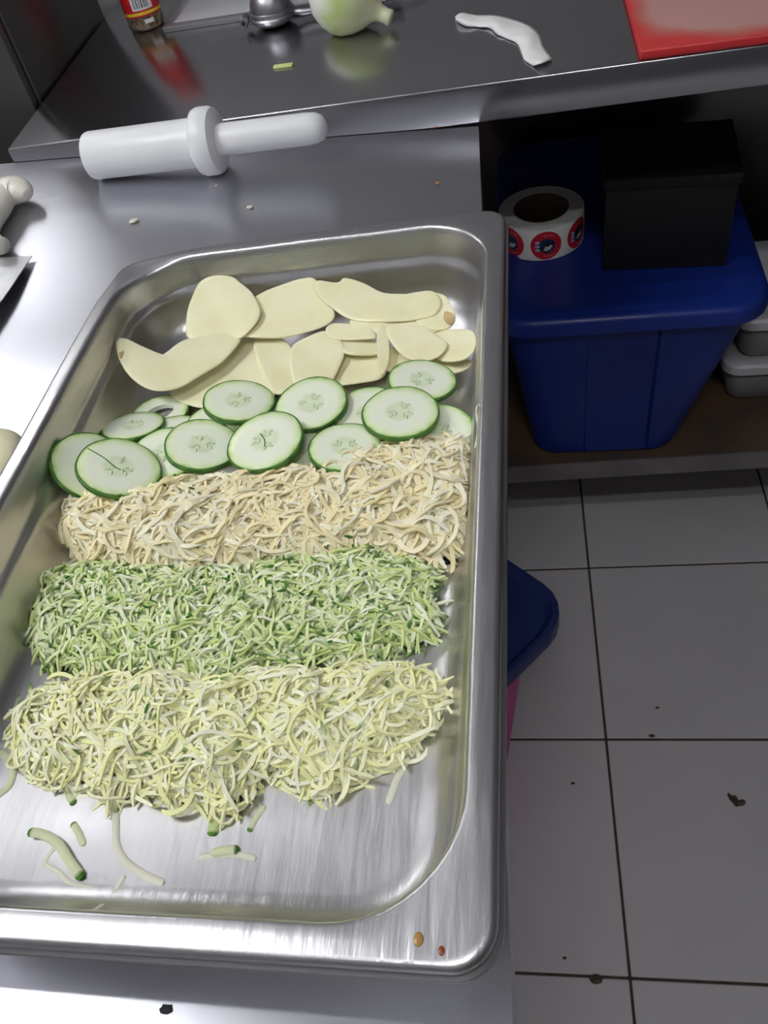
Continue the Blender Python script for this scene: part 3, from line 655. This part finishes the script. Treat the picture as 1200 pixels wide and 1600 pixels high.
# ================================================================== things on the prep table
# white pusher
A = on_table(140, 241, .026); B = on_table(515, 214, .030)
L_ = float(np.linalg.norm((B - A)[:2])); ang = math.atan2(B[1] - A[1], B[0] - A[0])
pu = empty('pusher', tuple(A), 0); pu.rotation_euler = (0, 0, ang)
tag(pu, 'white plastic food pusher lying on the steel table', 'pusher')
RB, RF, RH = .0240, .0330, .0155
za = table_z(A[0], A[1]) + RB; fpos = A + (B - A) * .535; zf = table_z(fpos[0], fpos[1]) + RF
pitch = math.atan2(zf - za, L_ * .535)
pu.location = (A[0], A[1], za); pu.rotation_euler = Matrix.Rotation(ang, 3, 'Z').to_4x4().to_3x3().to_euler()
pu.matrix_world = Matrix.Translation((A[0], A[1], za)) @ Matrix.Rotation(ang, 4, 'Z') @ Matrix.Rotation(-pitch, 4, 'Y') @ Matrix.Rotation(PI / 2, 4, 'Y')
f0, f1 = L_ * .470, L_ * .560
lathe('barrel', [(.0001, 0), (RB - .004, 0), (RB - .001, .001), (RB, .004), (RB, f0)], M_['pusher'], pu, 48, None, 40, False, True)
lathe('flange', [(RB, f0 - .001), (RF - .005, f0), (RF - .0015, f0 + .002), (RF, f0 + .006), (RF, f1 - .007), (RF - .002, f1 - .002), (RF - .006, f1), (RH, f1 + .001)], M_['pusher'], pu, 48)
lathe('handle', [(RH * 1.02, f1 - .002), (RH, f1 + .02), (RH * .98, L_ - .022), (RH * .93, L_ - .012), (RH * .75, L_ - .005), (RH * .4, L_ - .001), (.0001, L_)], M_['pusher'], pu, 40, None, 60, True, False)

# knife
kz = table_z(-.31, .37) + .004
hl = on_table(48, 396, .007); ed = on_table(0, 489, .007)
d = (ed - hl); d[2] = 0; d /= np.linalg.norm(d); s_ = np.array([d[1], -d[0], 0]);
if s_[0] > 0: s_ = -s_
kn = empty('chef_knife', (hl[0], hl[1], table_z(hl[0], hl[1]))); tag(kn, 'wide steel knife with ivory handle at the left edge of the table', 'knife')
BL, BW = .26, .062
def kp(a, b): p = d * a + s_ * b; return (p[0], p[1])
out2 = [kp(0, 0), kp(.06, .001), kp(.14, .006), kp(.21, .020), kp(BL, .046), kp(.22, .054), kp(.12, BW), kp(0, BW)]
zs_ = [.0045, .0045, .0045, .0045, .005, .007, .007, .007]
V = [(x, y, z) for (x, y), z in zip(out2, zs_)] + [(x, y, z - (.0008 if i < 5 else .0022)) for i, ((x, y), z) in enumerate(zip(out2, zs_))]
n = 8; Fc = [tuple(range(n)), tuple(range(2 * n - 1, n - 1, -1))] + [(i, n + i, n + (i + 1) % n, (i + 1) % n) for i in range(n)]
bm = bmesh.new(); me = bpy.data.meshes.new('t'); me.from_pydata(V, [], Fc); bm.from_mesh(me); from_bm('blade', bm, M_['blade'], kn, False)
hpx = [(2, 386), (-22, 372), (-22, 350), (-8, 325), (6, 303), (24, 297), (36, 300), (43, 304)]; hr = [.009, .014, .0155, .0165, .0165, .0165, .0125, .0050]
hp = [on_table(x, y, .016) - np.array(kn.location) for x, y in hpx]
V, Fc = tube(catmull(hp, 6, False), np.interp(np.linspace(0, 7, 43), range(8), hr), 20, .85); mesh_obj('handle', V, Fc, M_['ivory'], kn)
gp = on_table(7, 384, .010) - np.array(kn.location); V, Fc = tube([gp + np.array([-.02, .008, .002]), gp + np.array([-.008, .003, 0]), gp, gp + np.array([.004, -.001, -.001])], [.011, .0095, .008, .003], 16); mesh_obj('guard', V, Fc, M_['ivory'], kn)

# peeled potato at the left edge
P = on_table(-8, 722, .018); bm = bmesh.new(); bmesh.ops.create_icosphere(bm, subdivisions=4, radius=1)
for v in bm.verts:
    c = v.co; c *= 1 + .06 * math.sin(c.x * 3 + 1) * math.sin(c.y * 4) ; v.co = Vector((c.x * .026, c.y * .032, c.z * .018))
o = from_bm('peeled_potato', bm, M_['potato'], None, True, Matrix.Translation((P[0] - .004, P[1], P[2])), None); tag(o, 'pale peeled potato beside the pan at the left picture edge', 'potato')

# crumbs
def crumb(P, r, mk, name, lab, cat='crumb', squash=.5, stretch=1.0, rz=0):
    bm = bmesh.new(); bmesh.ops.create_icosphere(bm, subdivisions=2, radius=r)
    for v in bm.verts: v.co = Vector((v.co.x * random.uniform(.75, 1.2) * stretch, v.co.y * random.uniform(.75, 1.2), v.co.z * squash * random.uniform(.85, 1.1)))
    return tag(from_bm(name, bm, M_[mk], None, True, Matrix.Translation((P[0], P[1], P[2] + r * squash * .9)) @ Matrix.Rotation(rz, 4, 'Z'), 60), lab, cat)
crumb(on_table(391, 325), .0028, 'crumb', 'food_crumb', 'white crumb on the table below the pusher flange', stretch=1.3)
crumb(on_table(210, 347), .0034, 'crumb', 'food_crumb', 'white crumb on the table left of the pan corner', stretch=1.5, rz=.4)
crumb(on_table(684, 287), .0022, 'crumb_o', 'food_crumb', 'orange crumb near the right edge of the table')
crumb(on_table(681, 200), .0030, 'rust', 'food_crumb', 'reddish brown crumb at the back edge of the table')
crumb(on_table(338, 291), .0016, 'crumb', 'food_crumb', 'tiny white speck just below the pusher')
crumb(on_table(260, 1577), .0022, 'black', 'food_crumb', 'black flake on the table in front of the pan', squash=.15, stretch=1.5)

# ================================================================== things on the counter
def cpt(px, py, dz=0): return onz(px, py, ZC + dz)
# cutting board
P = cpt(999, 97); bo = empty('cutting_board', (P[0], P[1] + .001, ZC), math.radians(.6)); tag(bo, 'worn red plastic cutting board on the back counter', 'cutting board')
bm = bmesh.new(); box_bm(bm, 0, .425, 0, .30, 0.0002, .0105, .003, 3)
ob = from_bm('board', bm, M_['red_board'], bo)
ob.data.materials.append(M_['board_top'])
for p in ob.data.polygons:
    if p.normal.z > .9 and p.center.z > .009: p.material_index = 1
# paper towel scrap: pairs along the strip
LFT = [(711, 27), (722, 20), (745, 24), (770, 24), (790, 27), (812, 34), (830, 42), (843, 55), (848, 72), (863, 92)]
RGT = [(713, 32), (728, 40), (748, 42), (766, 44), (778, 54), (792, 60), (808, 68), (815, 82), (820, 94), (834, 103)]
V = []; nc = 9
for i, (a, b) in enumerate(zip(catmull(LFT, 4, False), catmull(RGT, 4, False))):
    for j in range(nc):
        t = j / (nc - 1); x, y = a * (1 - t) + b * t; hgt = .0015 + .006 * math.sin(PI * t) ** .8 * (0.7 + .3 * math.sin(i * .55)) + .0005 * math.sin(i * 1.1 + j * 1.3)
        P = cpt(x, y, max(.001, hgt)); V.append(P)
nr = len(V) // nc; Fc = [(i * nc + j, i * nc + j + 1, (i + 1) * nc + j + 1, (i + 1) * nc + j) for i in range(nr - 1) for j in range(nc - 1)]
o = mesh_obj('paper_towel', V, Fc, M_['towel'], None, True); sm = o.modifiers.new('t', 'SOLIDIFY'); sm.thickness = .0012; sm.offset = 0
tag(o, 'torn strip of white paper towel on the back counter', 'paper towel')
# green scrap
P = cpt(443, 105); o = box('vegetable_scrap', -.0115, .0115, -.0035, .0035, .0002, .0030, M_['crumb_g'], None, .0006, Matrix.Translation((P[0], P[1], ZC)) @ Matrix.Rotation(.0, 4, 'Z')); tag(o, 'small pale green scrap on the counter in front of the squeezer', 'scrap')
# white onion
P = cpt(541, 62); RO = .043; oc = Vector((P[0], P[1] + .026, ZC + RO * .93))
ax = Vector((.85, -.20, -.44)).normalized(); q = Vector((0, 0, 1)).rotation_difference(ax).to_matrix().to_4x4()
on = empty('white_onion', mat=Matrix.Translation(oc) @ q); tag(on, 'white onion with a green flush lying on the back counter', 'onion')
bp_ = [(.0001, -.039), (.010, -.0385), (.022, -.034), (.034, -.024), (.041, -.010), (.043, .002), (.0405, .015), (.033, .027), (.023, .036), (.014, .042), (.0095, .048), (.0085, .056), (.0095, .062), (.007, .0635), (.0001, .063)]
lathe('bulb', bp_, M_['onion'], on, 48, None, None, False, False)
for k in range(7):
    a = 2 * PI * k / 7; r0 = .004; V, Fc = tube([(r0 * math.cos(a), r0 * math.sin(a), -.038), (.008 * math.cos(a), .008 * math.sin(a), -.044), (.012 * math.cos(a + .3), .012 * math.sin(a + .3), -.049 - .003 * (k % 3))], [.0012, .001, .0006], 6); mesh_obj('root', V, Fc, M_['paper'], on)
# lemon squeezer
P = cpt(422, 52); sq = empty('citrus_squeezer', (P[0], P[1] + .029, ZC), math.radians(4)); sq.scale = (.88, .88, 1.0); tag(sq, 'grey metal hinged citrus squeezer beside the onion', 'citrus squeezer')
def cup(name, r, z0, up, m, parent):
    pr = [(r * math.cos(t), up * r * .92 * math.sin(t)) for t in np.linspace(0, PI / 2 - .02, 12)] + [(.0001, up * r * .92)]
    pr = [(r * 1.10, -.001 * up), (r * 1.12, .001 * up), (r * 1.08, .004 * up), (r * 1.0, .0045 * up)] + [(a, b + .004 * up) for a, b in pr[1:]]
    o = lathe(name, pr, m, parent, 40, None, 50, False, False); o.location = (0, 0, z0); sm = o.modifiers.new('t', 'SOLIDIFY'); sm.thickness = .002; return o
cup('upper_cup', .0300, .0150, 1, M_['steel_cast'], sq)
pr = [(.0330, .0145), (.0345, .0125), (.0335, .0095), (.0300, .006), (.0220, .002), (.012, .0003), (.0001, .0002)]
lathe('lower_cup', pr[::-1], M_['steel_cast'], sq, 40, None, 50, False, True)
for nm, zz, w_, yy in (('upper_handle', .0290, .011, .010), ('lower_handle', .0120, .010, .0)):
    V, Fc = tube([(.026, yy * .3, zz), (.045, yy * .6, zz - .002), (.09, yy, zz - .003), (.16, yy, zz - .003), (.185, yy, zz - .003)], [.008, w_, w_ * .9, w_ * .9, .006], 14, .55); mesh_obj(nm, V, Fc, M_['steel_cast'], sq)
hg = lathe('hinge', [(.005, -.011), (.0065, -.009), (.0065, .009), (.005, .011)], M_['steel_cast'], sq, 16); hg.location = (-.040, -.006, .0115); hg.rotation_euler = (PI / 2, 0, 0)
lathe('hinge_pin', [(.0025, -.014), (.0025, .014)], M_['black'], hg, 12)
# upside-down tray behind
P = cpt(252, 55); tr = empty('metal_tray', (P[0], P[1] + .006, ZC), math.radians(0.5)); tag(tr, 'upturned stainless steel tray behind the citrus squeezer', 'tray')
TW, TD = .30, .20
def rr2(cx, cy, hx, hy, r, z): return [(cx + a, cy + b, z) for a, b in rrect(hx, hy, r, 5)]
rg = [rr2(TW / 2, TD / 2, TW / 2, TD / 2, .004, .0003), rr2(TW / 2, TD / 2, TW / 2, TD / 2, .004, .005), rr2(TW / 2, TD / 2, TW / 2 - .002, TD / 2 - .002, .004, .0065), rr2(TW / 2, TD / 2, TW / 2 - .010, TD / 2 - .010, .006, .0072),
      rr2(TW / 2, TD / 2, TW / 2 - .0345, TD / 2 - .0345, .012, .0280), rr2(TW / 2, TD / 2, TW / 2 - .040, TD / 2 - .040, .012, .0300), rr2(TW / 2, TD / 2, TW / 2 - .045, TD / 2 - .045, .012, .0303), rr2(TW / 2, TD / 2, TW / 2 - .060, TD / 2 - .060, .010, .0303)]
V, Fc = loft(rg); mesh_obj('tray_body', V, Fc, M_['steel_tray'], tr, True, None, 30)
# spice jar
P = cpt(222, 50); RJ = .0245; jr = empty('spice_jar', (P[0] + .002, P[1] + RJ * .85, ZC), math.radians(-62)); tag(jr, 'spice jar with red label and barcode at the far left', 'spice jar')
lathe('jar', [(.0001, .0004), (RJ - .003, .0004), (RJ - .0005, .002), (RJ, .005), (RJ, .088), (RJ - .004, .096), (.018, .100), (.018, .108)], M_['glass'], jr, 40, None, 40, False, True)
lathe('spice', [(.0001, .0022), (RJ - .004, .0022), (RJ - .0018, .005), (RJ - .0018, .080), (.0001, .082)], M_['spice'], jr, 40, None, 40, False, False)
def band(name, r, a0, a1, z0, z1, m, parent, n=24, wave=None):
    V = []
    for i in range(n + 1):
        a = a0 + (a1 - a0) * i / n
        for z in (z0, z1):
            zz = z + (wave(a) if wave else 0); V.append((r * math.cos(a), r * math.sin(a), zz))
        for z in (z1, z0):
            zz = z + (wave(a) if wave else 0); V.append(((r - .0004) * math.cos(a), (r - .0004) * math.sin(a), zz))
    Fc = [(i * 4 + j, i * 4 + (j + 1) % 4, i * 4 + 4 + (j + 1) % 4, i * 4 + 4 + j) for i in range(n) for j in range(4)] + [(0, 1, 2, 3), (n * 4 + 3, n * 4 + 2, n * 4 + 1, n * 4)]
    return mesh_obj(name, V, Fc, m, parent, True, None, 40)
lb = band('label', RJ + .0005, 0, 2 * PI, .0215, .088, M_['label_red'], jr, 48)
wv = lambda a: .0022 * math.cos(a)
band('yellow_stripe', RJ + .0009, 0, 2 * PI, .0185, .0220, M_['yellow'], jr, 48, wv)
band('red_stripe', RJ + .0008, 0, 2 * PI, .0165, .0186, M_['label_red'], jr, 48, wv)
bc = band('barcode_panel', RJ + .0009, -.62, .52, .0265, .0420, M_['white'], lb, 14)
aa = -.48
for wdt in (.035, .02, .05, .02, .03, .06, .02, .04, .03, .02):
    band('barcode_bar', RJ + .00125, aa, aa + wdt, .0290, .0410, M_['ink'], lb, 2); aa += wdt + random.choice((.03, .045, .06))
band('small_print', RJ + .0009, -.15, .35, .0100, .0150, M_['white'], jr, 8)
lathe('cap', [(.0205, .104), (.0215, .106), (.0215, .124), (.020, .127), (.0001, .127)], M_['cap'], jr, 36, None, 40, True, False)
# crumpled cling film
P = cpt(622, 8); bm = bmesh.new(); bmesh.ops.create_grid(bm, x_segments=22, y_segments=16, size=1)
for v in bm.verts:
    x, y = v.co.x, v.co.y; r = x * x + y * y
    v.co = Vector((x * .034 * (1 + .15 * math.sin(5 * y)), y * .030 * (1 + .12 * math.sin(6 * x)), .001 + .012 * max(0, 1 - r * .6) * (0.55 + .45 * math.sin(9 * x + 3 * y) * math.sin(8 * y - 4 * x)) + .002 * random.random()))
o = from_bm('cling_film', bm, M_['wrap'], None, False, Matrix.Translation((P[0], P[1] + .026, ZC + .0006)), None); sm = o.modifiers.new('t', 'SOLIDIFY'); sm.thickness = .0004
tag(o, 'crumpled scrap of clear cling film behind the onion', 'cling film')

# ================================================================== under the counter
ZB = ZS + .0012
tote = empty('storage_tote', (.31, .86, ZB)); tag(tote, 'blue plastic storage tote with lid under the counter', 'storage tote')
def tote_ring(hx, hy, r, z, rec=0.0, cx=0, cy=0):
    pts = rrect(hx, hy, r, 6); out = []
    n = len(pts)
    for k in range(n):
        a, b = np.array(pts[k]), np.array(pts[(k + 1) % n]); out.append((a[0] + cx, a[1] + cy, z))
        if np.linalg.norm(b - a) > .06:
            d_ = b - a; nn = np.array([-d_[1], d_[0]]) / np.linalg.norm(d_)
            fr_ = [.26, .285, .5, .715, .74]
            if abs(d_[0]) > abs(d_[1]): fr_ = sorted(float(np.clip((xx - cx - a[0]) / d_[0], .02, .98)) for xx in (-.055, -.051, -.005, .041, .045))
            for f_, rr_ in zip(fr_, (0, rec, rec, rec, 0)): c_ = a + d_ * f_ + nn * rr_; out.append((c_[0] + cx, c_[1] + cy, z))
    return out
rg = []
for t, z in ((0, 0), (0, .004), (.06, .02), (.5, .135), (.95, .250), (1, .268)):
    hx = .112 + t * .056; hy = .215 + t * .030; rg.append(tote_ring(hx - (.006 if z == 0 else 0), hy - (.006 if z == 0 else 0), .040, z, .009 if z > .01 and z < .25 else .0, -.022 * (1 - t), -.012 * (1 - t)))
V, Fc = loft(rg); mesh_obj('body', V, Fc, M_['blue'], tote, True, None, 32)
rg = [rr2(0, 0, .176, .254, .050, .262), rr2(0, 0, .184, .261, .055, .263), rr2(0, 0, .183, .260, .055, .280), rr2(0, 0, .180, .257, .054, .2855), rr2(0, 0, .174, .251, .050, .2875), rr2(0, 0, .150, .227, .040, .2890), rr2(0, 0, .140, .217, .035, .2835), rr2(0, 0, .02, .02, .015, .2835)]
V, Fc = loft(rg); ld_ = mesh_obj('lid', V, Fc, M_['blue'], tote, True, None, 50)
box('lid_panel', -.07, .10, -.245, -.232, .2878, .2896, M_['blue'], ld_, .0008)
ZL = ZB + .2836
# sticker roll
P = onz(850, 408, ZL); RR = .062; ro = empty('sticker_roll', (P[0] - .002, P[1] + RR, ZL)); tag(ro, 'roll of round red stickers standing on the blue tote', 'sticker roll')
HR = .050
lathe('paper_roll', [(.0405, .0005), (RR - .0006, .0005), (RR, .0012), (RR, HR - .0008), (RR - .0006, HR), (.0405, HR)], M_['paper'], ro, 64, None, 40, False, False)
lathe('core', [(.0405, .0005), (.0405, HR), (.0385, HR), (.0385, .0005), (.0405, .0005)], M_['core'], ro, 48, None, 40, False, False)
def patch(name, a0, zc, pts, r, m, parent, scale=1.0):
    """flat print wrapped on the roll: closed outline in mm-like units about angle a0"""
    n = len(pts); V = []
    for s in (1.0, .5, 0.0):
        for u, v in pts: a = a0 + u * s * scale / RR; V.append((r * math.cos(a), r * math.sin(a), zc + v * s * scale))
    if abs(scale) and pts[0]:
        pass
    Fc = [(i * n + j, i * n + (j + 1) % n, (i + 1) * n + (j + 1) % n, (i + 1) * n + j) for i in range(2) for j in range(n)]
    return mesh_obj(name, V, Fc, m, parent, False)
circ = lambda r, n=28, cx=0, cy=0: [(cx + r * math.cos(2 * PI * i / n), cy + r * math.sin(2 * PI * i / n)) for i in range(n)]
def patch_at(name, a0, zc, cu, cv, pts, r, m, parent): return patch(name, a0 + cu / RR, zc + cv, pts, r, m, parent)
for k in range(7):
    a0 = -PI / 2 + .09 + (k - 1) * .885 - .0
    st = patch('sticker', a0, HR / 2, circ(.0225), RR + .0003, M_['s_red'], ro)
    patch_at('blue_disc', a0, HR / 2, .001, -.0005, circ(.0118), RR + .0006, M_['s_blue'], st)
    patch_at('pale_figure', a0, HR / 2, .0015, -.003, [(-.006, -.004), (-.002, -.0055), (.004, -.0035), (.0075, .001), (.006, .004), (.001, .0015), (-.003, .002)], RR + .0009, M_['s_pale'], st)
    for q in range(3): patch_at('lettering', a0, HR / 2, -.0125, .006 - q * .006, [(-.0032, -.002), (.003, -.0022), (.0034, .0006), (.0008, .0022), (-.0030, .0018)], RR + .0009, M_['s_text'], st)
    for q in range(4):
        for s in (1, -1): patch_at('fine_print', a0, HR / 2, -.002 + q * .0042, s * (.0168 - .0006 * (q - 1) ** 2), circ(.0011, 6), RR + .0008, M_['s_pink'], st)
# black box
A = onz(942, 424, ZL); B = onz(1134, 416, ZL); bw = float(np.linalg.norm((B - A)[:2]))
bk = empty('black_box', (A[0], A[1], ZL), math.atan2(B[1] - A[1], B[0] - A[0])); tag(bk, 'black cardboard box standing on the blue tote', 'box')
box('box_body', 0, bw, 0, .14, .0004, .125, M_['black'], bk, .002); box('box_lid', -.003, bw + .003, -.003, .143, .122, .137, M_['black'], bk, .002)
# clear containers with white lids
def container(x, y, z, lab):
    c = empty('food_container', (x, y, z)); tag(c, lab, 'container', 'clear containers beside the tote')
    rg = [rr2(0, 0, .070, .090, .02, .0005), rr2(0, 0, .072, .092, .02, .003), rr2(0, 0, .080, .100, .022, .062)]
    V, Fc = loft(rg, True, True, False); b = mesh_obj('tub', V, Fc, M_['clear_box'], c, True, None, 40); sm = b.modifiers.new('t', 'SOLIDIFY'); sm.thickness = .0012
    rg = [rr2(0, 0, .085, .105, .026, .060), rr2(0, 0, .087, .107, .026, .062), rr2(0, 0, .087, .107, .026, .076), rr2(0, 0, .083, .103, .024, .080), rr2(0, 0, .070, .090, .02, .0805), rr2(0, 0, .066, .086, .02, .078)]
    V, Fc = loft(rg); mesh_obj('lid', V, Fc, M_['white_lid'], c, True, None, 40)
    rg = [rr2(0, 0, .066, .086, .018, .006), rr2(0, 0, .068, .088, .018, .035)]; V, Fc = loft(rg); mesh_obj('contents', V, Fc, M_['debris'], c, True, None, 40)
container(.5635, .835, ZB, 'lower of the two clear white lidded containers right of the tote')
container(.5735, .842, ZB + .081, 'upper of the two clear white lidded containers right of the tote')

# ================================================================== on the floor
# pink bin with blue lid, half under the prep table
pb = empty('pink_bin', (.012, .222, 0.0), math.radians(49)); tag(pb, 'pink bin with a flat dark blue lid under the prep table', 'bin')
def sq(h, r, z): return rr2(0, 0, h, h, r, z)
V, Fc = loft([sq(.085, .035, .0005), sq(.090, .035, .004), sq(.124, .045, .385)]); mesh_obj('body', V, Fc, M_['pink'], pb, True, None, 40)
V, Fc = loft([sq(.149, .050, .372), sq(.152, .052, .374), sq(.152, .052, .398), sq(.150, .051, .401), sq(.146, .049, .401), sq(.143, .047, .396), sq(.138, .045, .391), sq(.02, .015, .391)]); lidb = mesh_obj('lid', V, Fc, M_['blue_lid'], pb, True, None, 35)
# leaf debris
P = onz(1150, 1252, 0); bm = bmesh.new()
for k in range(6):
    r = bmesh.ops.create_icosphere(bm, subdivisions=2, radius=1)
    M4 = Matrix.Translation((random.uniform(-.009, .009), random.uniform(-.005, .005), .002)) @ Matrix.Rotation(random.uniform(0, 3), 4, 'Z') @ Matrix.Diagonal((random.uniform(.005, .010), random.uniform(.003, .005), .0018, 1)); bmesh.ops.transform(bm, matrix=M4, verts=r['verts'])
o = from_bm('leaf_debris', bm, M_['debris'], None, True, Matrix.Translation((P[0], P[1], .0003)), 60); tag(o, 'dark shrivelled scrap lying on a floor tile at the right', 'floor debris')
for px, py, r, lab in ((1018, 1150, .003, 'dark speck on the tile joint beyond the shrivelled scrap'), (895, 1224, .0022, 'dark speck on the floor tile between pan and shrivelled scrap'), (932, 1530, .006, 'dark smear on the nearest floor joint'), (882, 1497, .002, 'dark speck just beyond the nearest floor joint'), (1027, 1106, .0022, 'small dark dash on the middle floor tile')):
    crumb(onz(px, py, 0), r, 'debris', 'floor_speck', lab, 'floor speck', .25, 1.5)
bpy.context.view_layer.update()
